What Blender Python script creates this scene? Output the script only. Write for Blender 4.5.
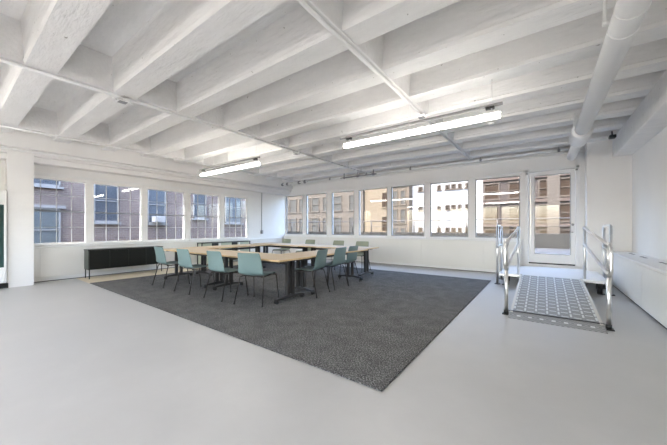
import bpy, bmesh, math, random
from mathutils import Vector, Matrix
random.seed(4)
for o in list(bpy.data.objects): bpy.data.objects.remove(o)
S = bpy.context.scene
C = S.collection
PI = math.pi

# ------------------------------------------------------------ camera, sky, sun, exposure
cd = bpy.data.cameras.new('camera'); cam = bpy.data.objects.new('camera', cd); C.objects.link(cam)
cd.sensor_width = 36.0; cd.lens = 36.0 * 287.0 / 667.0; cd.shift_y = 5.5 / 667.0
cd.clip_start = 0.05; cd.clip_end = 400
cam.location = (0, 0, 1.2); cam.rotation_euler = (PI / 2, 0, math.radians(36.13))
S.camera = cam

w = bpy.data.worlds.new('sky'); S.world = w; w.use_nodes = True
wn = w.node_tree.nodes; wl = w.node_tree.links
sky = wn.new('ShaderNodeTexSky'); sky.sky_type = 'NISHITA'; sky.sun_disc = False
sky.sun_elevation = math.radians(60); sky.sun_rotation = math.radians(195); sky.air_density = 1.0; sky.dust_density = 4.0
bg = wn['Background']; bg.inputs['Strength'].default_value = 0.78
wl.new(sky.outputs[0], bg.inputs[0])

sd = bpy.data.lights.new('sun', 'SUN'); sun = bpy.data.objects.new('sun', sd); C.objects.link(sun)
sd.energy = 1.0; sd.angle = 0.02; sd.color = (1.0, 0.93, 0.82)
sun.rotation_euler = Vector((0.30, 1.0, -1.9)).to_track_quat('-Z', 'Y').to_euler()
sun.location = (0, -20, 30)

LAMP = 10.0                                # emission of the lamp tubes
S.view_settings.view_transform = 'Standard'; S.view_settings.look = 'None'
S.view_settings.gamma = 1.0; S.view_settings.use_curve_mapping = False
S.view_settings.exposure = 1.85

# ------------------------------------------------------------ helpers
def mat(name, col, rough=0.6, metal=0.0, var=0.0, scale=8.0, bump=0.0, bscale=60.0, col2=None, spec=0.5, emit=None, es=0.0, detail=4.0):
    m = bpy.data.materials.new(name); m.use_nodes = True
    n = m.node_tree.nodes; l = m.node_tree.links; p = n['Principled BSDF']
    p.inputs['Roughness'].default_value = rough; p.inputs['Metallic'].default_value = metal
    p.inputs['Specular IOR Level'].default_value = spec
    p.inputs['Base Color'].default_value = (*col, 1)
    if var > 0 or col2:
        tc = n.new('ShaderNodeTexCoord'); nz = n.new('ShaderNodeTexNoise')
        nz.inputs['Scale'].default_value = scale; nz.inputs['Detail'].default_value = detail
        l.new(tc.outputs['Object'], nz.inputs['Vector'])
        r = n.new('ShaderNodeValToRGB'); r.color_ramp.elements[0].position = .35; r.color_ramp.elements[1].position = .65
        a = tuple(max(0, x * (1 - var)) for x in col); b = col2 or tuple(min(1, x * (1 + var)) for x in col)
        r.color_ramp.elements[0].color = (*a, 1); r.color_ramp.elements[1].color = (*b, 1)
        l.new(nz.outputs['Fac'], r.inputs[0]); l.new(r.outputs[0], p.inputs['Base Color'])
    if bump > 0:
        tc = n.new('ShaderNodeTexCoord'); nb = n.new('ShaderNodeTexNoise'); nb.inputs['Scale'].default_value = bscale
        nb.inputs['Detail'].default_value = 5
        l.new(tc.outputs['Object'], nb.inputs['Vector'])
        b = n.new('ShaderNodeBump'); b.inputs['Strength'].default_value = bump; b.inputs['Distance'].default_value = 0.01
        l.new(nb.outputs['Fac'], b.inputs['Height']); l.new(b.outputs[0], p.inputs['Normal'])
    if emit:
        p.inputs['Emission Color'].default_value = (*emit, 1); p.inputs['Emission Strength'].default_value = es
    return m

M = {}
M['wall'] = mat('white_wall_paint', (0.903, 0.889, 0.867), .55, var=.015, scale=1.5, bump=.08, bscale=40)
M['trim'] = mat('white_trim_paint', (.89, .885, .87), .4)
M['cover'] = mat('cream_enamel', (.84, .825, .785), .4, var=.01, scale=2)
M['white'] = mat('white_enamel', (.88, .875, .86), .35)
M['black'] = mat('black_paint', (.012, .012, .011), .45)
M['cabinet'] = mat('black_lacquer', (.008, .009, .007), .35)
M['cabside'] = mat('dark_olive_lacquer', (.05, .055, .042), .4)
M['darkmetal'] = mat('dark_metal', (.035, .033, .032), .4, .3)
M['chairleg'] = mat('bronze_rod', (.06, .052, .047), .35, .7)
M['chrome'] = mat('brushed_aluminium', (.78, .78, .77), .28, 1.0, var=.03, scale=30)
M['wheel'] = mat('black_rubber', (.02, .02, .02), .7)
M['teal'] = mat('sage_plastic', (0.167, 0.244, 0.240), .5, var=.02, scale=5)
M['palegreen'] = mat('pale_green_lacquer', (.50, .55, .44), .5)
M['grey'] = mat('grey_frame', (.28, .28, .28), .5)
M['lens'] = mat('lamp_lens', (1, 1, 1), .4, emit=(1.0, .955, .90), es=LAMP)
M['terrace'] = mat('terrace_paving', (0.015, 0.016, 0.018), .8, var=.1, scale=2)
M['parapet'] = mat('grey_parapet', (0.013, 0.013, 0.011), .85, var=.15, scale=3)
M['railpaint'] = mat('dark_railing_paint', (0.025, 0.022, 0.020), .5)
M['woodfloor'] = mat('pale_floor_board', (.66, .57, .42), .5, var=.05, scale=3)

def ramp2(n, e):
    r = n.new('ShaderNodeValToRGB')
    while len(r.color_ramp.elements) < len(e): r.color_ramp.elements.new(.5)
    for k, (p, c) in enumerate(e):
        r.color_ramp.elements[k].position = p; r.color_ramp.elements[k].color = (*c, 1)
    return r

# concrete ceiling: white paint, mottled, with small dark chips
def ceiling_mat():
    m = bpy.data.materials.new('painted_concrete'); m.use_nodes = True
    n = m.node_tree.nodes; l = m.node_tree.links; p = n['Principled BSDF']; p.inputs['Roughness'].default_value = .7
    tc = n.new('ShaderNodeTexCoord')
    mp = n.new('ShaderNodeMapping'); mp.inputs['Scale'].default_value = (.5, 1.6, 1.6)
    l.new(tc.outputs['Object'], mp.inputs[0])
    a = n.new('ShaderNodeTexNoise'); a.inputs['Scale'].default_value = 3.0; a.inputs['Detail'].default_value = 10; a.inputs['Roughness'].default_value = .72
    l.new(mp.outputs[0], a.inputs['Vector'])
    r = ramp2(n, [(.3, (.80, .79, .775)), (.7, (.90, .89, .875))]); l.new(a.outputs['Fac'], r.inputs[0])
    v = n.new('ShaderNodeTexNoise'); v.inputs['Scale'].default_value = 17; v.inputs['Detail'].default_value = 2
    l.new(tc.outputs['Object'], v.inputs['Vector'])
    r2 = ramp2(n, [(.0, (1, 1, 1)), (.74, (1, 1, 1)), (.78, (.5, .48, .45))]); l.new(v.outputs['Fac'], r2.inputs[0])
    mx = n.new('ShaderNodeMix'); mx.data_type = 'RGBA'; mx.blend_type = 'MULTIPLY'; mx.inputs[0].default_value = 1
    l.new(r.outputs[0], mx.inputs[6]); l.new(r2.outputs[0], mx.inputs[7]); l.new(mx.outputs[2], p.inputs['Base Color'])
    b = n.new('ShaderNodeBump'); b.inputs['Strength'].default_value = .7; b.inputs['Distance'].default_value = .02
    nb = n.new('ShaderNodeTexNoise'); nb.inputs['Scale'].default_value = 14; nb.inputs['Detail'].default_value = 7
    l.new(mp.outputs[0], nb.inputs['Vector']); l.new(nb.outputs['Fac'], b.inputs['Height']); l.new(b.outputs[0], p.inputs['Normal'])
    return m
M['ceil'] = ceiling_mat()

def floor_mat():
    m = bpy.data.materials.new('polished_concrete'); m.use_nodes = True
    n = m.node_tree.nodes; l = m.node_tree.links; p = n['Principled BSDF']
    tc = n.new('ShaderNodeTexCoord')
    a = n.new('ShaderNodeTexNoise'); a.inputs['Scale'].default_value = 1.3; a.inputs['Detail'].default_value = 9; a.inputs['Roughness'].default_value = .62
    l.new(tc.outputs['Object'], a.inputs['Vector'])
    r = ramp2(n, [(.3, (.425, .418, .40)), (.55, (.462, .453, .434)), (.75, (.50, .49, .468))]); l.new(a.outputs['Fac'], r.inputs[0])
    l.new(r.outputs[0], p.inputs['Base Color'])
    r3 = ramp2(n, [(.3, (.34,) * 3), (.7, (.46,) * 3)]); l.new(a.outputs['Fac'], r3.inputs[0]); l.new(r3.outputs[0], p.inputs['Roughness'])
    return m
M['floor'] = floor_mat()

def carpet_mat():
    m = bpy.data.materials.new('grey_carpet'); m.use_nodes = True
    n = m.node_tree.nodes; l = m.node_tree.links; p = n['Principled BSDF']; p.inputs['Roughness'].default_value = .95
    p.inputs['Specular IOR Level'].default_value = .15
    tc = n.new('ShaderNodeTexCoord')
    a = n.new('ShaderNodeTexNoise'); a.inputs['Scale'].default_value = 75; a.inputs['Detail'].default_value = 4; a.inputs['Roughness'].default_value = .8
    c2 = n.new('ShaderNodeTexNoise'); c2.inputs['Scale'].default_value = 5; c2.inputs['Detail'].default_value = 5
    for q in (a, c2): l.new(tc.outputs['Object'], q.inputs['Vector'])
    r = ramp2(n, [(.38, (.035, .035, .033)), (.5, (.115, .113, .109)), (.62, (.36, .355, .34))]); l.new(a.outputs['Fac'], r.inputs[0])
    r2 = ramp2(n, [(.35, (.75,) * 3), (.65, (1, 1, 1))]); l.new(c2.outputs['Fac'], r2.inputs[0])
    mx = n.new('ShaderNodeMix'); mx.data_type = 'RGBA'; mx.blend_type = 'MULTIPLY'; mx.inputs[0].default_value = 1
    l.new(r.outputs[0], mx.inputs[6]); l.new(r2.outputs[0], mx.inputs[7]); l.new(mx.outputs[2], p.inputs['Base Color'])
    b = n.new('ShaderNodeBump'); b.inputs['Strength'].default_value = .6; b.inputs['Distance'].default_value = .006
    l.new(a.outputs['Fac'], b.inputs['Height']); l.new(b.outputs[0], p.inputs['Normal'])
    return m
M['carpet'] = carpet_mat()

def wood_mat(name, c1, c2, rough=.45):
    m = bpy.data.materials.new(name); m.use_nodes = True
    n = m.node_tree.nodes; l = m.node_tree.links; p = n['Principled BSDF']; p.inputs['Roughness'].default_value = rough
    tc = n.new('ShaderNodeTexCoord'); mp = n.new('ShaderNodeMapping'); mp.inputs['Scale'].default_value = (.8, 12, 4)
    l.new(tc.outputs['Object'], mp.inputs[0])
    a = n.new('ShaderNodeTexNoise'); a.inputs['Scale'].default_value = 3; a.inputs['Detail'].default_value = 6; a.inputs['Distortion'].default_value = .6
    l.new(mp.outputs[0], a.inputs['Vector'])
    r = ramp2(n, [(.35, c1), (.65, c2)]); l.new(a.outputs['Fac'], r.inputs[0]); l.new(r.outputs[0], p.inputs['Base Color'])
    return m
M['birch'] = wood_mat('birch_laminate', (.60, .47, .31), (.66, .53, .37))
M['edge'] = wood_mat('plywood_edge', (.62, .43, .22), (.70, .51, .28))

def brick_mat(name, c1, c2, mortar, scale=1.0, axis='X', rough=.85):
    m = bpy.data.materials.new(name); m.use_nodes = True
    n = m.node_tree.nodes; l = m.node_tree.links; p = n['Principled BSDF']; p.inputs['Roughness'].default_value = rough
    tc = n.new('ShaderNodeTexCoord'); sx = n.new('ShaderNodeSeparateXYZ'); cx = n.new('ShaderNodeCombineXYZ')
    l.new(tc.outputs['Object'], sx.inputs[0]); l.new(sx.outputs[axis], cx.inputs[0]); l.new(sx.outputs['Z'], cx.inputs[1])
    b = n.new('ShaderNodeTexBrick'); b.inputs['Scale'].default_value = scale
    b.inputs['Brick Width'].default_value = .22; b.inputs['Row Height'].default_value = .075; b.inputs['Mortar Size'].default_value = .012
    b.inputs['Color1'].default_value = (*c1, 1); b.inputs['Color2'].default_value = (*c2, 1); b.inputs['Mortar'].default_value = (*mortar, 1)
    l.new(cx.outputs[0], b.inputs['Vector'])
    nz = n.new('ShaderNodeTexNoise'); nz.inputs['Scale'].default_value = 1.2; nz.inputs['Detail'].default_value = 6
    l.new(tc.outputs['Object'], nz.inputs['Vector'])
    r = ramp2(n, [(.3, (.75, .75, .75)), (.7, (1.1, 1.1, 1.1))]); l.new(nz.outputs['Fac'], r.inputs[0])
    mx = n.new('ShaderNodeMix'); mx.data_type = 'RGBA'; mx.blend_type = 'MULTIPLY'; mx.inputs[0].default_value = 1
    l.new(b.outputs['Color'], mx.inputs[6]); l.new(r.outputs[0], mx.inputs[7]); l.new(mx.outputs[2], p.inputs['Base Color'])
    return m

def glass_mat(name, tint=(.97, .98, .98), base=.04):
    m = bpy.data.materials.new(name); m.use_nodes = True
    n = m.node_tree.nodes; l = m.node_tree.links
    for q in list(n): n.remove(q)
    o = n.new('ShaderNodeOutputMaterial'); t = n.new('ShaderNodeBsdfTransparent'); g = n.new('ShaderNodeBsdfGlossy')
    t.inputs[0].default_value = (*tint, 1); g.inputs['Roughness'].default_value = .02
    lw_ = n.new('ShaderNodeLayerWeight'); lw_.inputs[0].default_value = .5
    pw = n.new('ShaderNodeMath'); pw.operation = 'POWER'; pw.inputs[1].default_value = 5.0; l.new(lw_.outputs['Facing'], pw.inputs[0])
    f = n.new('ShaderNodeMath'); f.operation = 'MULTIPLY_ADD'; f.inputs[1].default_value = .93; f.inputs[2].default_value = base; l.new(pw.outputs[0], f.inputs[0])
    x = n.new('ShaderNodeMixShader'); l.new(f.outputs[0], x.inputs[0]); l.new(t.outputs[0], x.inputs[1]); l.new(g.outputs[0], x.inputs[2])
    l.new(x.outputs[0], o.inputs[0])
    return m
M['glass'] = glass_mat('window_glass')
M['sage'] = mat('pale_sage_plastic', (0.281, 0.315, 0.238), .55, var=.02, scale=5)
M['muntin'] = mat('grey_white_paint', (.55, .54, .52), .5)
M['darkglass'] = mat('dark_window', (.05, .055, .065), .12, spec=.7)
M['blueglass'] = mat('blue_window', (0.056, 0.068, 0.084), .3, spec=.25)

def box(bm, x0, x1, y0, y1, z0, z1, mi=0):
    vs = [bm.verts.new(p) for p in ((x0, y0, z0), (x1, y0, z0), (x1, y1, z0), (x0, y1, z0), (x0, y0, z1), (x1, y0, z1), (x1, y1, z1), (x0, y1, z1))]
    for f in ((3, 2, 1, 0), (4, 5, 6, 7), (0, 1, 5, 4), (1, 2, 6, 5), (2, 3, 7, 6), (3, 0, 4, 7)):
        bm.faces.new([vs[i] for i in f]).material_index = mi

def tube(bm, pts, r, seg=10, cap=True):
    pts = [Vector(p) for p in pts]; rings = []
    up = None
    for i, p in enumerate(pts):
        if i == 0: d = pts[1] - p
        elif i == len(pts) - 1: d = p - pts[i - 1]
        else: d = (pts[i + 1] - p).normalized() + (p - pts[i - 1]).normalized()
        d.normalize()
        if up is None:
            a = Vector((0, 0, 1)) if abs(d.z) < .9 else Vector((1, 0, 0))
            up = (a - d * a.dot(d)).normalized()
        else:
            up = (up - d * up.dot(d)).normalized()
        s = d.cross(up)
        rr = r[i] if isinstance(r, (list, tuple)) else r
        rings.append([bm.verts.new(p + (up * math.cos(t) + s * math.sin(t)) * rr) for t in [2 * PI * k / seg for k in range(seg)]])
    for a, b in zip(rings, rings[1:]):
        for k in range(seg):
            f = bm.faces.new((a[k], a[(k + 1) % seg], b[(k + 1) % seg], b[k])); f.smooth = True
    if cap:
        bm.faces.new(rings[0][::-1]); bm.faces.new(rings[-1])

def bend(pts, rad, n=5):
    """round the inner corners of a polyline"""
    pts = [Vector(p) for p in pts]; out = [pts[0]]
    for i in range(1, len(pts) - 1):
        a, b, c = pts[i - 1], pts[i], pts[i + 1]
        r = min(rad, (a - b).length * .49, (c - b).length * .49)
        p = b + (a - b).normalized() * r; q = b + (c - b).normalized() * r
        for k in range(n + 1):
            t = k / n; out.append(p * (1 - t) ** 2 + b * 2 * t * (1 - t) + q * t * t)
    out.append(pts[-1]); return out

def prism(bm, prof, axis, a0, a1):
    """extrude a 2D profile along X or Y; profile is (other axis, z)"""
    def P(u, z, a): return (a, u, z) if axis == 'X' else (u, a, z)
    A = [bm.verts.new(P(u, z, a0)) for u, z in prof]; B = [bm.verts.new(P(u, z, a1)) for u, z in prof]
    n = len(prof)
    for k in range(n): bm.faces.new((A[k], A[(k + 1) % n], B[(k + 1) % n], B[k]))
    bm.faces.new(A[::-1]); bm.faces.new(B)

def build(name, bm, m, parent=None, bevel=0.0, label=None):
    bmesh.ops.recalc_face_normals(bm, faces=bm.faces)
    me = bpy.data.meshes.new(name); bm.to_mesh(me); bm.free()
    for q in (m if isinstance(m, (list, tuple)) else [m]): me.materials.append(q)
    o = bpy.data.objects.new(name, me); C.objects.link(o)
    if parent: o.parent = parent
    if bevel:
        b = o.modifiers.new('bevel', 'BEVEL'); b.width = bevel; b.segments = 2; b.limit_method = 'ANGLE'
    if label: o['label'] = label
    return o
def BM(): return bmesh.new()
def bx(name, m, dims, parent=None, bevel=0.0, label=None):
    bm = BM(); box(bm, *dims); return build(name, bm, m, parent, bevel, label)
def tb(name, m, pts, r, parent=None, seg=10, label=None):
    bm = BM(); tube(bm, pts, r, seg); return build(name, bm, m, parent, 0, label)
def empty(name, loc=(0, 0, 0), rz=0):
    o = bpy.data.objects.new(name, None); o.location = loc; o.rotation_euler = (0, 0, rz); o.empty_display_size = .1; C.objects.link(o); return o
def tag(o, label, cat, group=None, kind=None):
    o['label'] = label; o['category'] = cat
    if group: o['group'] = group
    if kind: o['kind'] = kind
    return o
def struct(o): o['kind'] = 'structure'; return o
def copy_tree(o, parent=None):
    c = o.copy(); C.objects.link(c); c.parent = parent
    for ch in list(o.children): copy_tree(ch, c)
    return c

# ------------------------------------------------------------ room shell
XL, XR, YB, YF = -9.07, 1.5, 8.87, -3.6     # inner faces: left, right, back, behind the camera
ZS, ZJ = 3.55, 3.10                          # slab underside, joist underside
struct(bx('floor', M['floor'], (XL - .3, XR + .3, YF - .3, YB + .3, -.15, 0)))
fs = struct(bx('trim_1', M['woodfloor'], (-8.95, -7.9, 1.90, 8.55, 0.0005, .004)))

bm = BM()
box(bm, XL - .4, XR + .4, YF - .4, YB + .4, ZS, ZS + .3)
k = -5
while .585 + .855 * k < YB - .4:
    y = .585 + .855 * k
    if y > YF:
        prism(bm, [(y - .05, ZS + .01), (y - .014, ZJ + .05), (y - .024, ZJ + .04), (y - .008, ZJ), (y + .265, ZJ), (y + .315, ZS + .01)], 'X', XL, XR)
    k += 1
for x in (1.15 - 6.55 + 3.78, -4.9, -8.06):   # cross ribs
    prism(bm, [(x - .11, ZS + .01), (x - .055, ZJ + .004), (x + .055, ZJ + .004), (x + .11, ZS + .01)], 'Y', YF, YB)
box(bm, XL, -8.15, YF, YB, 3.24, ZS + .01)  # infill added so the bays by the left beam look less dark
struct(build('ceiling', bm, M['ceil']))

# left wall: five double-hung windows
LW = [(1.06, 2.115), (2.255, 3.325), (3.463, 4.525), (4.699, 5.73), (5.893, 6.87)]; LZ = (.845, 2.325)
bm = BM()
box(bm, XL - .28, XL, YF, YB, -.1, LZ[0]); box(bm, XL - .28, XL, YF, YB, LZ[1], ZS)
ys = [YF] + [v for p in LW for v in p] + [YB]
for a, b in zip(ys[0::2], ys[1::2]): box(bm, XL - (.06 if b > YB - .1 else .14), XL, a, b, LZ[0], LZ[1])
struct(build('wall_left', bm, M['wall']))
# back wall
BW = [(-9.03, -8.059), (-7.866, -6.803), (-6.561, -5.543), (-5.352, -4.235), (-4.09, -2.981), (-2.795, -1.718), (-1.536, -0.483)]; BZ = (.935, 2.565)
DX = (-.37, .69); DZ = (.30, 2.68)
bm = BM()
WT = .11
box(bm, XL - .28, -.43, YB, YB + WT, -.1, BZ[0]); box(bm, XL - .28, -.43, YB, YB + WT, BZ[1], ZS)
xs = [XL - .28] + [v for p in BW for v in p] + [DX[0]]
for a, b in list(zip(xs[0::2], xs[1::2]))[1:]: box(bm, a, b, YB, YB + WT, BZ[0], BZ[1])
box(bm, XL - .05, -9.03, YB, YB + .02, BZ[0], BZ[1])
box(bm, -.43, DX[0], YB, YB + .28, -.1, BZ[0]); box(bm, -.43, DX[0], YB, YB + .28, BZ[1], ZS)
box(bm, DX[0], DX[1], YB, YB + .28, -.1, DZ[0]); box(bm, DX[0], DX[1], YB, YB + .28, DZ[1], ZS)
box(bm, DX[1], XR + .3, YB, YB + .28, -.1, ZS)
struct(build('wall_back', bm, M['wall']))
struct(bx('wall_pier', M['wall'], (.79, XR, 8.5, YB, 0, ZS)))
struct(bx('wall_right', M['wall'], (XR, XR + .3, YF, YB + .28, -.1, ZS)))
# unseen wall behind the camera; its band of windows is added for daylight
FW = [(-8.6, -7.2), (-7.0, -5.6), (-5.4, -4.0), (-3.8, -2.4), (-2.2, -.8), (-.6, .8)]; FZ = (.84, 2.60)
bm = BM()
box(bm, XL - .28, XR + .3, YF - .14, YF, -.1, FZ[0]); box(bm, XL - .28, XR + .3, YF - .14, YF, FZ[1], ZS)
xs = [XL - .28] + [v for p in FW for v in p] + [XR + .3]
for a, b in zip(xs[0::2], xs[1::2]): box(bm, a, b, YF - .14, YF, FZ[0], FZ[1])
struct(build('wall_front', bm, M['wall']))
struct(bx('wall_column', M['wall'], (XL, -8.66, .79, 1.16, 0, ZJ)))
# girder along right wall, lintel beam along left wall
struct(bx('trim_2', M['ceil'], (1.20, XR, YF, 8.5, 2.72, ZJ + .01), bevel=.01))
bm = BM()
box(bm, XL, -8.62, YF, YB, 2.84, 3.26); box(bm, XL, -8.70, YF, YB, 2.72, 2.84); box(bm, XL, -8.78, YF, YB, 2.60, 2.72)
struct(build('trim_3', bm, M['wall'], bevel=.012))
bm = BM()
box(bm, XL, .79, YB - .07, YB, 2.98, ZJ + .02); box(bm, -9.03, DX[0] - .05, YB - .04, YB, BZ[1] + .06, BZ[1] + .12)
struct(build('trim_4', bm, M['wall'], bevel=.006))
bm = BM(); box(bm, XL, XL + .04, 1.16, 7.1, LZ[1] + .06, LZ[1] + .12)
struct(build('trim_5', bm, M['trim'], bevel=.006))

# windows
def left_window(i, y0, y1):
    e = struct(empty('window_%d' % i, (XL - .035, (y0 + y1) / 2, LZ[0])))
    hw = (y1 - y0) / 2; H = LZ[1] - LZ[0]
    bm = BM()
    for a, b, c, d in ((-hw, -hw + .012, 0, H), (hw - .012, hw, 0, H), (-hw, hw, 0, .014), (-hw, hw, H - .014, H)): box(bm, -.05, .03, a, b, c, d)
    build('window_frame', bm, M['trim'], e, .003)
    bx('meeting_rail', M['grey'], (-.03, .02, -hw + .02, hw - .02, H / 2 - .013, H / 2 + .013), e)
    bm = BM()
    for k in (1, 2, 3): y = -hw + 2 * hw * k / 4; box(bm, -.012, .012, y - .005, y + .005, .02, H - .02)
    for k in (1, 3): z = H * k / 4; box(bm, -.011, .011, -hw + .02, hw - .02, z - .005, z + .005)
    build('muntin_grid', bm, M['muntin'], e)
    bx('pane', M['glass'], (-.022, -.018, -hw + .01, hw - .01, .01, H - .01), e)
    bx('window_sill', M['trim'], (.037, .075, -hw - .06, hw + .06, -.045, -.012), e, .004)
for i, (a, b) in enumerate(LW): left_window(i + 1, a, b)
def back_window(i, x0, x1):
    e = struct(empty('window_%d' % i, ((x0 + x1) / 2, YB + .025, BZ[0])))
    hw = (x1 - x0) / 2; H = BZ[1] - BZ[0]
    bm = BM()
    for a, b, c, d in ((-hw, -hw + .02, 0, H), (hw - .02, hw, 0, H), (-hw, hw, 0, .025), (-hw, hw, H - .02, H)): box(bm, a, b, -.02, .03, c, d)
    build('window_frame', bm, M['grey'], e, .002)
    bx('pane', M['glass'], (-hw + .015, hw - .015, .01, .014, .02, H - .015), e)
    bx('window_sill', M['trim'], (-hw - .08, hw + .08, -.09, -.027, -.05, -.015), e, .005)
for i, (a, b) in enumerate(BW): back_window(i + 6, a, b)

for i, (a, b) in enumerate(FW):  # unseen windows added to let daylight in from behind
    e = struct(empty('window_%d' % (i + 13), ((a + b) / 2, YF - .07, FZ[0]))); hw = (b - a) / 2; H = FZ[1] - FZ[0]
    bm = BM()
    for q in ((-hw, -hw + .03, 0, H), (hw - .03, hw, 0, H), (-hw, hw, 0, .03), (-hw, hw, H - .03, H)): box(bm, q[0], q[1], -.03, .03, q[2], q[3])
    build('window_frame', bm, M['grey'], e)
    bx('pane', M['glass'], (-hw + .02, hw - .02, -.002, .002, .02, H - .02), e)

# glazed door to the terrace
d = struct(empty('door_1', (0, YB, DZ[0])))
bm = BM()
for a in ((DX[0], DX[0] + .07, 0, 2.38), (DX[1] - .07, DX[1], 0, 2.38), (DX[0], DX[1], 2.32, 2.38)): box(bm, a[0], a[1], -.03, .12, a[2], a[3])
build('door_frame', bm, M['trim'], d, .004)
bm = BM()
L0, L1 = -.295, .615
g0, g1, gz0, gz1 = -.165, .526, .26, 2.21
for a in ((L0, g0, .015, 2.315), (g1, L1, .015, 2.315), (g0, g1, .015, gz0), (g0, g1, gz1, 2.315)): box(bm, a[0], a[1], .02, .065, a[2], a[3])
leaf = build('door_leaf', bm, M['trim'], d, .003)
bx('pane', M['glass'], (g0 - .01, g1 + .01, .04, .045, gz0 - .01, gz1 + .01), leaf)
bm = BM()
for a in ((g0 - .012, g0, gz0, gz1), (g1, g1 + .012, gz0, gz1), (g0, g1, gz0 - .012, gz0), (g0, g1, gz1, gz1 + .012)): box(bm, a[0], a[1], .012, .02, a[2], a[3])
build('glazing_bead', bm, M['grey'], leaf)
bx('door_sweep', M['darkmetal'], (L0, L1, -.005, .02, .0, .03), leaf)
bx('pull_bar', M['chrome'], (-.262, -.242, -.02, .02, .25, 2.2), leaf, .004)
bm = BM()
tube(bm, [(.57, .02, .98), (.57, -.012, .98)], .028, 14); tube(bm, [(.57, .02, .80), (.57, -.03, .80)], .012, 10); tube(bm, bend([(.57, -.03, .80), (.50, -.035, .80)], .01), .009, 8)
build('lock', bm, M['grey'], leaf)
for zz, xx in ((2.26, .64), (2.26, -.33)): bx('hinge', M['grey'], (xx - .02, xx + .02, -.045, -.0, zz, zz + .04), d, .003)

# panelled convector covers under the windows
def cover(name, label, cat, along, a0, a1, face, wall, z0, z1, seams, grille=False, group=None):
    e = tag(empty(name, ((a0 + a1) / 2, (face + wall) / 2, 0) if along == 'X' else ((face + wall) / 2, (a0 + a1) / 2, 0)), label, cat, group)
    ox, oy = e.location.x, e.location.y
    def B(nm, m, u0, u1, v0, v1, za, zb, bev=.0, lab=None):
        v0, v1 = min(v0, v1), max(v0, v1)
        dims = (u0 - ox, u1 - ox, v0 - oy, v1 - oy, za, zb) if along == 'X' else (v0 - ox, v1 - ox, u0 - oy, u1 - oy, za, zb)
        return bx(nm, m, dims, e, bev, lab)
    sgn = 1 if wall > face else -1
    B('kick_base', M['trim'], a0 + .01, a1 - .01, face + sgn * .035, wall, 0, z0 + .005)
    B('kick_strip', M['darkmetal'], a0 + .01, a1 - .01, face + sgn * .029, face + sgn * .036, 0, .012, 0, 'thin dark strip along the floor')
    B('body', M['cover'], a0, a1, face + sgn * .012, wall, z0, z1)
    ed = [a0] + list(seams) + [a1]
    for p, q in zip(ed, ed[1:]): B('panel', M['cover'], p + .004, q - .004, face, face + sgn * .012, z0 + .01, z1 - .03, .002)
    B('top_board', M['trim'], a0, a1, face - sgn * .012, wall, z1, z1 + .025, .004)
    if grille:
        for c in (4.9, 5.9, 6.9, 7.7):
            for q in range(2): B('grille_slot', M['darkmetal'], c - .07 + q * .2, c + .05 + q * .2, face + sgn * .2, face + sgn * .24, z1 + .024, z1 + .027)
    return e
cover('radiator_cover', 'long white panelled cover under the blue-tinted windows on the left wall', 'radiator cover', 'Y', 1.17, 8.62, -9.0, XL, .09, .76, (1.30, 3.05, 4.8, 6.6), group=None)
cover('radiator_cover', 'long cream panelled cover under the far row of windows left of the glazed door', 'radiator cover', 'X', XL + .08, -.45, 8.70, YB, .09, .85, (-7.0, -5.0, -3.02, -1.3))
cover('radiator_cover', 'wide cream radiator cover along the right wall beyond the ramp railing', 'radiator cover', 'Y', YF + .1, 8.49, 1.15, XR, .05, .68, (-1.2, 1.2, 3.6, 6.0), grille=True)

# ------------------------------------------------------------ terrace and buildings outside
struct(bx('terrace_floor', M['terrace'], (-30, 8, YB + .3, 15.0, .15, .35)))
struct(bx('terrace_parapet', M['parapet'], (-30, 8, 15.0, 15.3, .15, .96)))
rl = tag(empty('terrace_railing', (-10, 15.1, .96)), 'thin grey metal railing on the terrace parapet outside the far windows', 'railing')
tb('top_rail', M['railpaint'], [(-19, 0, .64), (17.5, 0, .64)], .028, rl)
tb('middle_rail', M['railpaint'], [(-19, 0, .32), (17.5, 0, .32)], .012, rl)
for k in range(28): tb('post', M['railpaint'], [(-18.8 + 1.31 * k + .9, 0, 0), (-18.8 + 1.31 * k + .9, 0, .64)], .028, rl)

def facade(name, label, X0, X1, Y, z0, z1, depth, wm, wins, frame, pane, sill=True):
    """wins: (x centre, z centre, width, height)"""
    e = tag(empty(name, ((X0 + X1) / 2, Y, z0)), label, 'building')
    ox = (X0 + X1) / 2
    bm = BM(); box(bm, X0 - ox, X1 - ox, 0, depth, 0, z1 - z0); build('wall', bm, wm, e)
    bx('roof_coping', frame, (X0 - ox, X1 - ox, -.15, .3, z1 - z0, z1 - z0 + .35), e)
    for (x, z, ww, hh) in wins:
        x -= ox; z -= z0; bm = BM()
        for a in ((x - ww / 2 - .1, x - ww / 2, z - hh / 2, z + hh / 2), (x + ww / 2, x + ww / 2 + .1, z - hh / 2, z + hh / 2), (x - ww / 2 - .1, x + ww / 2 + .1, z + hh / 2, z + hh / 2 + .12), (x - ww / 2 - .2, x + ww / 2 + .2, z - hh / 2 - .15, z - hh / 2), (x - ww / 2, x + ww / 2, z - .04, z + .04)):
            box(bm, a[0], a[1], -.12, .0, a[2], a[3])
        f = build('window', bm, frame, e)
        bx('window_pane', pane, (x - ww / 2, x + ww / 2, -.03, -.001, z - hh / 2, z + hh / 2), f)
    return e
F = {}
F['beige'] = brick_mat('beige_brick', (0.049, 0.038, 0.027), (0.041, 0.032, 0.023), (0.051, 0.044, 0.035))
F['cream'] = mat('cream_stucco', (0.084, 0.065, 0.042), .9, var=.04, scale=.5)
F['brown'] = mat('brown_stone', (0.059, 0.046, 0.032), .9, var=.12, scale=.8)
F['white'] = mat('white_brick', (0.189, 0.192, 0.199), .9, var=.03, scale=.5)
F['pink'] = brick_mat('rose_brick', (0.022, 0.013, 0.010), (0.018, 0.011, 0.009), (0.023, 0.017, 0.013))
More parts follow.
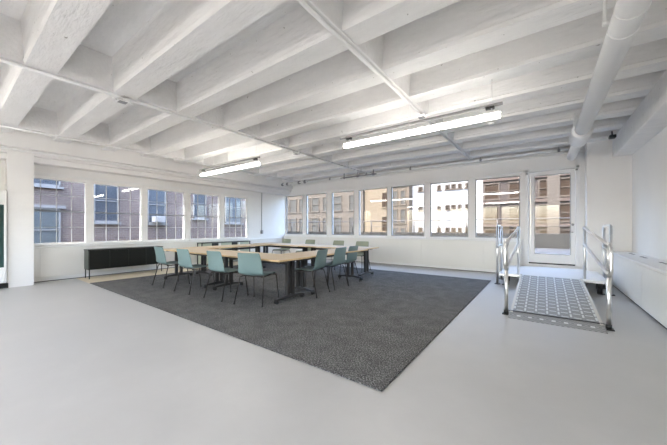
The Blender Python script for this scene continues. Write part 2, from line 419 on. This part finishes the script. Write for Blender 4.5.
F['tanframe'] = mat('tan_frame', (0.040, 0.029, 0.020), .8)
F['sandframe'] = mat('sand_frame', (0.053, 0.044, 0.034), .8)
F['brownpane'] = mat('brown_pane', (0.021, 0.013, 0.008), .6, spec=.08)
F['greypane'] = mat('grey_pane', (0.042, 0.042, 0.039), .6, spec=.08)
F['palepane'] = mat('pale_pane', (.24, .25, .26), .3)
rows = (-4.75, -1.55, 1.65, 4.85, 8.05)
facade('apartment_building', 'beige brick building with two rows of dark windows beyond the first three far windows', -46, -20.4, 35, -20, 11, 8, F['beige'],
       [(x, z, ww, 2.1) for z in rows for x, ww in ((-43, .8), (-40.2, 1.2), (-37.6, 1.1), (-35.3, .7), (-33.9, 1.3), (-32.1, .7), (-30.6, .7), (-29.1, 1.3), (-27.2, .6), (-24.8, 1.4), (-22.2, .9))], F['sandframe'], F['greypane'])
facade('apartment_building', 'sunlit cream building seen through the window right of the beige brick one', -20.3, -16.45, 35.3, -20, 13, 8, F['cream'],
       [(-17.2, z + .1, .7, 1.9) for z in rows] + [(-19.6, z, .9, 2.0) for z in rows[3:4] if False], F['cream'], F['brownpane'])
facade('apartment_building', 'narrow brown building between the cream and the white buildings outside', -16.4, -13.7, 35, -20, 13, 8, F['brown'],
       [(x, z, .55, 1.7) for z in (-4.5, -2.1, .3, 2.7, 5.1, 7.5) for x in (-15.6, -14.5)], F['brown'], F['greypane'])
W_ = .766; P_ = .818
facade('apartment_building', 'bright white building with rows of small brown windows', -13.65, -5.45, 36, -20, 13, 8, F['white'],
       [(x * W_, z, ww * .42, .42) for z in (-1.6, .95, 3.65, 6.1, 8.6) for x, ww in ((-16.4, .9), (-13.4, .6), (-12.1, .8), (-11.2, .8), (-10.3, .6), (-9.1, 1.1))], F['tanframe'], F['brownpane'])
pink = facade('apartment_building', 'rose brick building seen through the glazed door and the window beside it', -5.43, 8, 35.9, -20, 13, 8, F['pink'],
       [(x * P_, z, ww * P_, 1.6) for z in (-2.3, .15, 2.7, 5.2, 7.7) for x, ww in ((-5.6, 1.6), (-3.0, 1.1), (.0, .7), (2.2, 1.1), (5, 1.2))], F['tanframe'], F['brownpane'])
M['palepier'] = mat('pale_pier', (0.039, 0.031, 0.024), .85)
for z in (-1.05, 1.45, 3.97, 6.45): bx('stone_band', mat('pale_band', (0.038, 0.025, 0.019), .85), (-6.7, 6.7, -.22, 0, 20 + z - .14, 20 + z + .18), pink)
bx('stone_pier', M['palepier'], (-.95, .05, -.25, 0, 0, 32.5), pink)

# brick building across the light well, facing the left windows
BX = -15.0
e = tag(empty('brick_building', (BX, 6, -15)), 'purplish brick building with blue sash windows close outside the left windows', 'building')
F['purple'] = brick_mat('purple_brick', (0.122, 0.086, 0.072), (0.092, 0.065, 0.056), (0.159, 0.132, 0.119), axis='Y')
bx('wall', F['purple'], (-6, 0, -12, 6.3, 0, 38), e)
F['bluewhite'] = mat('blue_white_frame', (0.168, 0.168, 0.168), .7)
F['curtain'] = mat('blue_blind', (0.054, 0.069, 0.076), .5, var=.1, scale=6)
def bwin(y0, y1, z0, z1, pm, rail=True):
    bm = BM(); y0 -= 6; y1 -= 6; z0 += 15; z1 += 15
    for a in ((y0, y0 + .05, z0, z1), (y1 - .05, y1, z0, z1), (y0, y1, z0, z0 + .06), (y0, y1, z1 - .06, z1), (y0, y1, (z0 + z1) / 2 - .02, (z0 + z1) / 2 + .02)): box(bm, 0, .07, *a)
    f = build('window', bm, F['bluewhite'], e)
    bx('window_pane', pm, (.001, .03, y0 + .04, y1 - .04, z0 + .04, z1 - .04), f)
    bx('window_ledge', F['bluewhite'], (0, .14, y0 - .08, y1 + .08, z0 - .09, z0), f)
    return f
M['blueglass2'] = mat('slate_window', (0.040, 0.048, 0.060), .3, spec=.25)
bwin(1.6, 2.72, .30, 1.95, F['curtain']); bwin(1.6, 2.72, 2.78, 4.4, M['blueglass2'])
bx('lintel', F['bluewhite'], (0, .12, 1.5 - 6, 2.86 - 6, 16.95, 17.06), e)
bwin(3.72, 4.58, 1.45, 3.25, M['blueglass2']); bwin(5.72, 6.52, 1.42, 3.2, M['blueglass']); bwin(7.9, 8.62, 1.72, 3.3, M['blueglass2']); bwin(9.8, 10.9, 1.5, 3.2, M['blueglass'])
for y in (2.16, 4.15, 6.12, 8.26): bwin(y - .45, y + .45, -1.9, -.2, M['blueglass2'])
ac = tag(empty('air_conditioner', (BX + .09, 6.10, 1.47)), 'white window air conditioner in the brick building opposite', 'air conditioner')
bx('case', mat('dimmed_white', (.30, .30, .30), .6), (0, .35, -.22, .22, .0, .28), ac, .01)  # white dimmed to keep the case from overexposing
bm = BM()
for k in range(6): box(bm, .35, .36, -.18, .18, .04 + k * .036, .055 + k * .036)
build('grille', bm, M['grey'], ac)

# ------------------------------------------------------------ rug
bm = BM(); box(bm, -7.9, -.95, 1.90, 7.35, .0045, .014)
tag(build('area_rug', bm, M['carpet']), 'large dark grey speckled carpet under the ring of tables', 'rug')

# ------------------------------------------------------------ tables
RZ = .0150
def make_table():
    t = empty('folding_table', (0, 0, RZ))
    bm = BM(); box(bm, -.995, .995, -.375, .375, .672, .697)
    top = build('tabletop', bm, M['birch'], t, .004)
    bm = BM()
    for a in ((-1.0, 1.0, -.379, -.375), (-1.0, 1.0, .375, .379), (-1.0, -.995, -.375, .375), (.995, 1.0, -.375, .375)): box(bm, a[0], a[1], a[2], a[3], .671, .6965)
    build('edge_band', bm, M['edge'], top)
    bx('crossbar', M['darkmetal'], (-.84, .84, -.03, .03, .58, .63), t, .004)
    for s in (-1, 1):
        x = s * .85
        bm = BM()
        for y in (-.055, .055): box(bm, x - .028, x + .028, y - .03, y + .03, .075, .64)
        lg = build('leg', bm, M['darkmetal'], t, .006)
        bx('top_bracket', M['darkmetal'], (x - .025, x + .025, -.28, .28, .64, .6715), lg, .004)
        bm = BM(); prism(bm, [(-.33, .05), (.33, .05), (.31, .075), (.06, .105), (-.06, .105), (-.31, .075)], 'X', x - .03, x + .03)
        build('foot', bm, M['darkmetal'], lg, .006)
        for y in (-.30, .30):
            bm = BM()
            for q in (-.016, .016): tube(bm, [(x + q - .009, y, .028), (x + q + .009, y, .028)], .0278, 14)
            tube(bm, [(x, y, .028), (x, y, .06)], .012, 8)
            build('caster', bm, M['wheel'], lg)
    return t
tabs = [(-6.22, 3.38, 0, 'birch-topped table at the front left of the ring, nearest the black sideboard'),
        (-4.20, 3.38, 0, 'birch-topped table at the near corner of the ring, closest to the camera'),
        (-3.62, 4.77, PI / 2, 'birch-topped table forming the right side of the ring, three chairs along it'),
        (-4.38, 6.21, 0, 'birch-topped table at the far right corner of the ring'),
        (-6.40, 6.21, 0, 'birch-topped table at the far left corner of the ring'),
        (-6.92, 4.77, PI / 2, 'birch-topped table forming the left side of the ring')]
T0 = make_table()
for i, (x, y, r, lb) in enumerate(tabs):
    t = T0 if i == 0 else copy_tree(T0)
    t.location = (x, y, RZ); t.rotation_euler.z = r
    tag(t, lb, 'table', 'birch tables set in a ring')

# ------------------------------------------------------------ chairs
def shell_bm():
    prof = [(.225, .425), (.215, .444), (.185, .454), (.12, .452), (.04, .445), (-.05, .440), (-.12, .441), (-.165, .450), (-.195, .470), (-.213, .50), (-.224, .54), (-.236, .60), (-.25, .67), (-.266, .74), (-.278, .785), (-.285, .805)]
    wid = [.195, .208, .215, .222, .226, .228, .228, .228, .227, .225, .222, .217, .210, .205, .201, .190]
    n = 12; bm = BM(); g = []
    for i, ((y, z), ww) in enumerate(zip(prof, wid)):
        row = []
        back = max(0, min(1, (z - .46) / .1))
        for k in range(n + 1):
            u = -1 + 2 * k / n
            curve = u * u
            row.append(bm.verts.new((u * ww, y + back * .028 * curve, z + (1 - back) * .014 * curve * (1 if y < .18 else .3))))
        g.append(row)
    for a, b in zip(g, g[1:]):
        for k in range(n):
            f = bm.faces.new((a[k], a[k + 1], b[k + 1], b[k])); f.smooth = True
    return bm
def make_chair():
    c = empty('side_chair', (0, 0, RZ))
    sh = build('seat_shell', shell_bm(), M['teal'], c)
    so = sh.modifiers.new('solid', 'SOLIDIFY'); so.thickness = .012; so.offset = 0
    sb = sh.modifiers.new('sub', 'SUBSURF'); sb.levels = 1; sb.render_levels = 1
    bm = BM()
    for s in (-1, 1): tube(bm, [(s * .19, .20, .425), (s * .18, -.17, .425)], .0085, 8)
    tube(bm, [(-.19, .12, .424), (.19, .12, .424)], .0085, 8); tube(bm, [(-.18, -.10, .424), (.18, -.10, .424)], .0085, 8)
    build('seat_frame', bm, M['chairleg'], c)
    for sx in (-1, 1):
        for pts in ([(sx * .188, .16, .425), (sx * .215, .215, .425), (sx * .24, .26, 0)], [(sx * .178, -.12, .425), (sx * .215, -.16, .425), (sx * .25, -.265, 0)]):
            bm = BM(); tube(bm, bend(pts, .03, 4), .0085, 8); lg = build('leg', bm, M['chairleg'], c)
            p = pts[-1]; bm = BM(); tube(bm, [(p[0], p[1], 0), (p[0], p[1], .02)], .012, 8); build('foot_glide', bm, M['wheel'], lg)
    return c
chs = [(-6.30, 2.86, 0, 'teal shell chair at the left end of the near row, beside the black sideboard'),
       (-5.34, 2.86, 3, 'teal shell chair second from the left in the near row'),
       (-4.42, 2.92, 2, 'teal shell chair third from the left in the near row'),
       (-3.72, 3.02, 18, 'teal shell chair closest to the camera, at the right end of the near row'),
       (-3.40, 3.95, 101, 'teal shell chair on the right side of the ring, nearest the near table corner'),
       (-3.47, 4.66, 92, 'teal shell chair in the middle of the three on the right side of the ring'),
       (-3.53, 5.22, 93, 'teal shell chair on the right side of the ring, farthest from the camera'),
       (-4.15, 6.86, 184, 'pale sage shell chair behind the far table at its right end'),
       (-5.00, 6.86, 178, 'pale sage shell chair behind the far tables, second from the right'),
       (-6.12, 6.86, 180, 'pale sage shell chair behind the far tables, third from the right'),
       (-7.20, 6.86, 180, 'pale sage shell chair behind the far tables, at their left end')]
C0 = make_chair()
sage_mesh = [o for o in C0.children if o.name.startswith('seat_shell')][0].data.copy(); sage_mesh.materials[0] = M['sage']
for i, (x, y, a, lb) in enumerate(chs):
    c = C0 if i == 0 else copy_tree(C0)
    c.location = (x, y, RZ); c.rotation_euler.z = math.radians(a)
    if y > 6.5:                                   # the far row gets a paler shell colour
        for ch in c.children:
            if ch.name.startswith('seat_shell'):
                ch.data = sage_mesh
    tag(c, lb, 'chair', 'chairs around the tables')

# ------------------------------------------------------------ sideboards on the left
sb = tag(empty('sideboard', (-8.70, 2.83, 0.004)), 'long low black sideboard on thin legs under the left windows', 'sideboard')
bm = BM(); box(bm, -.165, .155, -.79, .80, .215, .665); build('carcass', bm, M['cabinet'], sb, .003)
bx('top_board', M['cabinet'], (-.175, .175, -.81, .82, .665, .69), sb, .003)
bx('side_panel', M['cabside'], (-.165, .165, -.802, -.79, .215, .665), sb, 0, 'dark olive end panel')
for k in range(4):
    y0 = -.785 + k * .395
    dr = bx('door', M['cabinet'], (.155, .17, y0, y0 + .388, .225, .658), sb, .002)
for y in (-.78, .79):
    for x in (-.15, .15): tb('leg', M['black'], [(x, y, 0), (x, y, .22)], .011, sb, 8)

lc = tag(empty('low_cabinet', (-8.72, 5.72, .004)), 'low pale green cabinet in a thin black frame behind the ring, by the left wall', 'cabinet')
bx('carcass', M['palegreen'], (-.13, .11, -.9, .88, .08, .71), lc, .004)
bx('top_board', M['black'], (-.14, .14, -.93, .92, .71, .732), lc, .002)
for y in (-.55, .18): bx('dark_panel', M['black'], (.11, .125, y - .02, y + .20, .10, .705), lc, .002)
for y in (-.31, .43): bx('white_strip', M['white'], (.11, .12, y, y + .06, .10, .705), lc, .002)
for y in (-.91, .90):
    for x in (-.125, .125): bx('leg', M['black'], (x - .012, x + .012, y - .012, y + .012, 0, .71), lc)

# glass-fronted cooler at the left edge
fr = tag(empty('display_cooler', (-8.82, .318, 0)), 'white upright cooler with a dark glass front at the left edge', 'cooler')
bm = BM(); box(bm, -.24, .17, -.46, .46, .10, 1.95); build('body', bm, M['white'], fr, .01)
bx('kick_base', M['black'], (-.22, .17, -.45, .485, 0, .10), fr)
bm = BM()
for a in ((-.45, -.38, .12, 1.93), (.425, .46, .12, 1.93), (-.38, .425, .12, .42), (-.38, .425, 1.66, 1.93)): box(bm, .17, .215, *a)
dr = build('door', bm, M['white'], fr, .005)
bx('door_glass', mat('green_dark_glass', (.03, .07, .065), .15), (.175, .19, -.385, .43, .41, 1.67), dr)
tb('door_handle', M['grey'], [(.235, -.40, .85), (.235, -.40, 1.15)], .01, dr, 8)

# ------------------------------------------------------------ ceiling services
def long_pipe(name, pts, r, label, cat='pipe', m=None, seg=10, group=None, rad=.08):
    bm = BM(); tube(bm, bend(pts, rad), r, seg); return tag(build(name, bm, m or M['white']), label, cat, group)
RX = (-1.62, -4.9, -8.06)
long_pipe('ceiling_conduit', [(RX[0], YF + .05, 3.078), (RX[0], 8.75, 3.078)], .020, 'white conduit under the ceiling rib that crosses the long lamp on the right', 'conduit')
long_pipe('ceiling_conduit', [(RX[0] + .055, YF + .05, 3.088), (RX[0] + .055, 4.1, 3.088)], .010, 'thin white conduit beside the thicker one on the right ceiling rib', 'conduit')
long_pipe('ceiling_conduit', [(RX[1], YF + .05, 3.078), (RX[1], 8.4, 3.078)], .020, 'white conduit under the middle ceiling rib, ending left of the long lamp', 'conduit')
long_pipe('ceiling_conduit', [(RX[2], YF + .05, 3.076), (RX[2], 8.3, 3.076)], .018, 'white conduit under the ceiling rib nearest the left windows', 'conduit')
long_pipe('sprinkler_pipe', [(-8.555, YF + .05, 2.78), (-8.555, 8.5, 2.78)], .03, 'white pipe running along the beam above the left windows', 'pipe')
bp = long_pipe('sprinkler_pipe', [(-8.4, 8.55, 3.02), (.76, 8.55, 3.02)], .026, 'white pipe running high above the far row of windows', 'pipe')
for x in (-7.9, -6.4, -5.15, -4.85, -3.3, -1.35, .3):
    bm = BM(); tube(bm, [(x - .025, 8.55, 3.02), (x + .025, 8.55, 3.02)], .036, 12); tube(bm, [(x, 8.55, 3.05), (x, 8.55, 3.098)], .008, 6)
    build('pipe_clamp', bm, M['grey'], bp)
hp = long_pipe('pipe_stub', [(-5.75, 8.30, 2.95), (-4.35, 8.30, 2.95)], .020, 'short grey pipe hung below the ceiling near the far windows', 'pipe', M['grey'])
for x in (-5.6, -5.05, -4.45):
    bm = BM(); tube(bm, [(x, 8.30, 2.91), (x, 8.30, 3.11)], .014, 8); tube(bm, [(x - .035, 8.3, 2.95), (x + .035, 8.3, 2.95)], .034, 10); build('hanger', bm, M['grey'], hp)
# corner valves
vm = tag(empty('pipe_valves', (-8.35, 8.15, 2.95)), 'cluster of grey pipe fittings in the far left ceiling corner', 'pipe fitting')
bm = BM(); tube(bm, [(-.25, 0, 0), (1.2, 0, 0)], .026, 10); tube(bm, [(.0, 0, 0), (.0, 0, .16)], .02, 8); tube(bm, [(.9, 0, 0), (.9, 0, .16)], .02, 8); build('pipe', bm, M['white'], vm)
for x in (-.15, .12, .75, 1.05):
    bm = BM(); tube(bm, [(x, 0, -.055), (x, 0, .055)], .035, 10); tube(bm, [(x - .04, 0, 0), (x + .04, 0, 0)], .042, 12); build('valve', bm, M['grey'], vm)
# wall conduit with switch box on left wall
wc = tag(empty('wall_conduit', (XL + .018, 7.55, 1.05)), 'thin grey conduit dropping to a switch box right of the left windows', 'conduit')
tb('tube', mat('light_grey', (.5, .5, .49), .5), [(0, 0, .05), (0, 0, 1.55)], .014, wc, 8)
bx('switch_box', M['grey'], (-.017, .035, -.045, .045, -.08, .06), wc, .004)

def jbox(name, x, y, z, label, s=.07):
    e = tag(empty(name, (x, y, z)), label, 'junction box', 'ceiling junction boxes')
    bx('box', M['white'], (-s, s, -s, s, -.035, .0), e, .006)
    bm = BM()
    for a in range(4):
        c, q = math.cos(a * PI / 2), math.sin(a * PI / 2); tube(bm, [(c * s, q * s, -.018), (c * (s + .05), q * (s + .05), -.018)], .016, 8)
    build('connector', bm, M['white'], e)
    bx('cover_plate', M['grey'], (-s * .7, s * .7, -s * .7, s * .7, -.04, -.035), e)
jbox('junction_box', RX[0] + .02, 4.63, 3.036, 'white junction box on the right ceiling rib just behind the long lamp')
jbox('junction_box', RX[1], 1.55, 3.05, 'white junction box on the middle ceiling rib above the near left of the room')
jbox('junction_box', RX[1], 5.15, 3.05, 'white junction box on the middle ceiling rib left of the long lamp')

# big pipe
bg_ = tag(empty('large_pipe', (.545, 0, 2.88)), 'thick white pipe running under the ceiling on the right', 'pipe')
bm = BM(); tube(bm, [(0, YF + .05, 0), (0, 6.55, 0)], .100, 28); build('pipe_run', bm, M['white'], bg_)
bm = BM(); tube(bm, [(0, 6.45, 0), (0, 6.48, 0), (0, 6.52, 0), (0, 7.15, 0), (0, 7.2, 0)], [.104, .14, .148, .148, .11], 28); build('coupling', bm, M['white'], bg_)
bm = BM(); tube(bm, [(0, 7.15, 0), (0, 8.79, 0)], .088, 24); build('narrow_pipe', bm, M['white'], bg_)
for y in (3.08, 3.36): 
    bm = BM(); tube(bm, [(0, y - .008, 0), (0, y + .008, 0)], .105, 28); build('strap', bm, M['trim'], bg_)
bm = BM(); tube(bm, [(-.135, 3.22, -.02), (-.135, 3.22, .23)], .012, 8); tube(bm, [(-.11, 3.22, .0), (-.15, 3.22, .0)], .02, 8); build('hanger_rod', bm, M['white'], bg_)
bm = BM(); tube(bm, [(-.12, 6.3, -.02), (-.12, 6.3, .25)], .01, 8); build('hanger_rod', bm, M['white'], bg_)

cf = tag(empty('ceiling_camera', (1.10, 7.80, 3.0)), 'small black fitting tucked under the ceiling corner on the right', 'fitting')
bx('case', M['black'], (-.05, .05, -.09, .04, -.04, .02), cf, .01); tb('bracket', M['black'], [(0.0, 0, 0), (0.0, 0.02, .11)], .012, cf, 8)
sp = tag(empty('smoke_detector', (-.75, 5.85, 3.10)), 'small white round detector under a joist right of the long lamp', 'smoke detector')
bm = BM(); tube(bm, [(0, 0, 0), (0, 0, -.02), (0, 0, -.045)], [.06, .06, .035], 18); build('case', bm, M['white'], sp)

# strip lamps
def make_lamp(L):
    e = empty('strip_lamp')
    h = L / 2
    bm = BM(); prism(bm, [(-.022, 2.662), (.022, 2.662), (.018, 2.685), (-.018, 2.685)], 'X', -h, h); build('housing', bm, M['white'], e, .003)
    bm = BM(); prism(bm, [(-.024, 2.661), (-.040, 2.625), (-.036, 2.608), (-.024, 2.598), (.024, 2.598), (.036, 2.608), (.040, 2.625), (.024, 2.661)], 'X', -h + .01, h - .01); build('lens', bm, M['lens'], e)
    bx('mounting_rail', M['grey'], (-h - .08, h + .02, -.018, .018, 2.755, 2.785), e)
    for x in (-h + .12, 0, h - .1):
        bm = BM(); tube(bm, [(x, 0, 2.67), (x, 0, 2.76)], .008, 6); tube(bm, [(x, 0, 2.78), (x, 0, ZJ)], .006, 6); build('hanger_rod', bm, M['white'], e)
    for x in (-h + .1, h - .12): bx('clip', M['darkmetal'], (x - .05, x + .05, -.025, .025, 2.725, 2.757), e, .003)
    return e
la = make_lamp(2.38)
lamps = [(-1.62, 4.165, 'long lit strip lamp hanging right of centre, crossing the ceiling rib'),
         (-6.28, 4.165, 'lit strip lamp hanging over the left side, near the left windows'),
         (-1.64, -1.0, 'unseen strip lamp added behind the camera for fill light'),  # this and the next lamp are unseen, added to brighten the room
         (-6.28, -1.0, 'unseen strip lamp added behind the left edge of the view for fill light')]
for i, (x, y, lb) in enumerate(lamps):
    l = la if i == 0 else copy_tree(la)
    l.location = (x, y, 0); tag(l, lb, 'lamp', 'hanging strip lamps')

# ------------------------------------------------------------ landing, ramp and handrails
LZT = .25
ld = tag(empty('landing_platform', (.10, 7.9, 0)), 'low white landing platform in front of the glazed door', 'platform')
bx('deck', M['trim'], (-.85, .85, -.93, .76, LZT - .05, LZT), ld, .006)
bx('edge_trim', M['chrome'], (-.855, .855, -.936, -.93, LZT - .05, LZT - .01), ld)
for x in (-.75, .75):
    for y in (-.85, .65):
        bm = BM(); tube(bm, [(x, y, 0.0), (x, y, LZT - .05)], .022, 10); box(bm, x - .05, x + .05, y - .05, y + .05, 0, .012); lg = build('leg', bm, M['black'], ld)
for x in (-.70, .72):
    bm = BM()
    tube(bm, [(x - .022, -.84, .075), (x + .022, -.84, .075)], .07, 16); box(bm, x - .035, x + .035, -.87, -.78, .09, LZT - .05)
    build('wheel', bm, M['wheel'], ld)

def grate_mat():
    m = bpy.data.materials.new('ramp_tread'); m.use_nodes = True
    n = m.node_tree.nodes; l = m.node_tree.links; p = n['Principled BSDF']
    p.inputs['Metallic'].default_value = .35; p.inputs['Roughness'].default_value = .5
    tc = n.new('ShaderNodeTexCoord'); b = n.new('ShaderNodeTexChecker'); b.inputs['Scale'].default_value = 40
    b.inputs[1].default_value = (.24, .235, .22, 1); b.inputs[2].default_value = (.34, .33, .305, 1)
    l.new(tc.outputs['Object'], b.inputs['Vector']); l.new(b.outputs[0], p.inputs['Base Color'])
    return m
M['tread'] = grate_mat()
M['dash'] = mat('worn_tread_mark', (.66, .655, .62), .5, .2)
RX0, RX1, RY0, RY1 = -.37, .585, 4.46, 6.955
rp = tag(empty('access_ramp', ((RX0 + RX1) / 2, RY0, 0)), 'grey metal ramp with white dashed treads rising to the glazed door', 'ramp')
ln = RY1 - RY0; hw = (RX1 - RX0) / 2
def rz(t): return .02 + (LZT - .022) * t / ln if t > 0 else .02
bm = BM(); prism(bm, [(.26, rz(.26) - .015), (ln, LZT - .035), (ln, LZT), (.26, rz(.26) + .004)], 'X', -hw + .03, hw - .03); build('deck', bm, M['tread'], rp)
bm = BM()
for s in (-1, 1):
    x0, x1 = (-hw, -hw + .032) if s < 0 else (hw - .032, hw)
    prism(bm, [(.2, 0), (ln, LZT - .09), (ln, LZT + .018), (.2, .045)], 'X', x0, x1)
build('side_beam', bm, mat('tan_aluminium', (.66, .62, .54), .45, .5), rp)
bm = BM(); prism(bm, [(0, 0), (.26, .0), (.26, rz(.26) + .002), (0, .006)], 'X', -hw - .01, hw + .01); build('toe_plate', bm, M['tread'], rp)
bx('hinge_line', M['darkmetal'], (-hw - .012, hw + .012, .235, .26, .028, .052), rp)
# raised white dashes: seven lanes, brick-like
bm = BM(); nl = 7; lw = (2 * hw - .09) / nl
slope = (LZT - rz(.26)) / (ln - .26)
def on(t): return rz(.26) + .004 + (LZT - rz(.26) - .004) * (t - .26) / (ln - .26)
def dash(bm, x0, x1, t0, t1, h=.004):
    a = [(x0, t0, on(t0)), (x1, t0, on(t0)), (x1, t1, on(t1)), (x0, t1, on(t1))]
    lo = [bm.verts.new(p) for p in a]; hi = [bm.verts.new((p[0], p[1], p[2] + h)) for p in a]
    bm.faces.new(hi)
    for k in range(4): bm.faces.new((lo[k], lo[(k + 1) % 4], hi[(k + 1) % 4], hi[k]))
for i in range(nl + 1):
    x = -hw + .045 + i * lw
    t = .32 + (.0 if i % 2 else .04)
    while t < ln - .12:
        dash(bm, x - .010, x + .010, t, t + .10); t += .155
t = .30
while t < ln - .08:
    for i in range(nl):
        x = -hw + .045 + (i + .5) * lw; dash(bm, x - lw * .30, x + lw * .30, t, t + .014, .003)
    t += .155
build('tread_dashes', bm, M['dash'], rp)
bm = BM()
for i in range(nl):
    x = -hw + .045 + (i + .5) * lw; box(bm, x - lw * .38, x + lw * .38, .06, .075, .008, .0145); box(bm, x - .02, x + .02, .09, .19, .01, .026)
build('toe_marks', bm, M['dash'], rp)

def handrail(x, label):
    e = tag(empty('handrail', (x, 4.66, 0)), label, 'handrail', 'aluminium handrails of the ramp'); s = 1 if x > 0 else -1
    Yt = 7.08 - 4.66
    zt = lambda t, a, b: a + (b - a) * t / Yt
    r = .021
    tb('post', M['chrome'], [(0, 0, .0), (0, 0, .66)], .024, e, 14)
    tb('post', M['chrome'], [(0, .02, .66), (0, .02, 1.0)], .019, e, 12)
    tb('post', M['chrome'], [(0, Yt, LZT - .1), (0, Yt, 1.20)], .022, e, 14)
    bm = BM(); tube(bm, bend([(0, Yt + .04, 1.20), (0, .06, 1.005), (0, -.13, .985), (0, -.15, .66), (0, 0, .645), (0, Yt, .89)], .12, 6), r, 12)
    build('rail', bm, M['chrome'], e)
    bm = BM(); box(bm, -.045, .045, -.05, .05, 0, .012); tube(bm, [(0, 0, .012), (0, 0, .06)], .030, 12); build('base_shoe', bm, M['black'], e)
    for (yy, zz) in ((0, 1.0), (0, .655), (Yt, 1.195), (Yt, .885)): tb('joint_collar', M['chrome'], [(0, yy, zz - .035), (0, yy, zz + .035)], .030, e, 12)
handrail(.628, 'right-hand tubular handrail beside the ramp')
handrail(-.415, 'left-hand tubular handrail beside the ramp')
def guard(x, label):
    e = tag(empty('landing_guardrail', (x, 7.06, 0)), label, 'guardrail', 'aluminium guardrails of the landing')
    L = .72
    for y in (0, L): tb('post', M['chrome'], [(0, y, 0), (0, y, 1.24)], .022, e, 14)
    for y in (0, L): bx('base_plate', M['black'], (-.05, .05, y - .05, y + .05, 0, .012), e)
    bm = BM(); tube(bm, bend([(0, 0, .75), (0, 0, 1.25), (0, L, 1.25), (0, L, .75)], .1), .02, 12); build('top_rail', bm, M['chrome'], e)
    tb('middle_rail', M['chrome'], [(0, 0, .82), (0, L, .82)], .017, e, 12)
    for y in (0, L): tb('joint_collar', M['chrome'], [(0, y, .78), (0, y, .86)], .03, e, 12)
guard(.98, 'tubular guardrail on the right side of the landing, in front of the pier')
guard(-.79, 'tubular guardrail on the left side of the landing, in front of the last window')
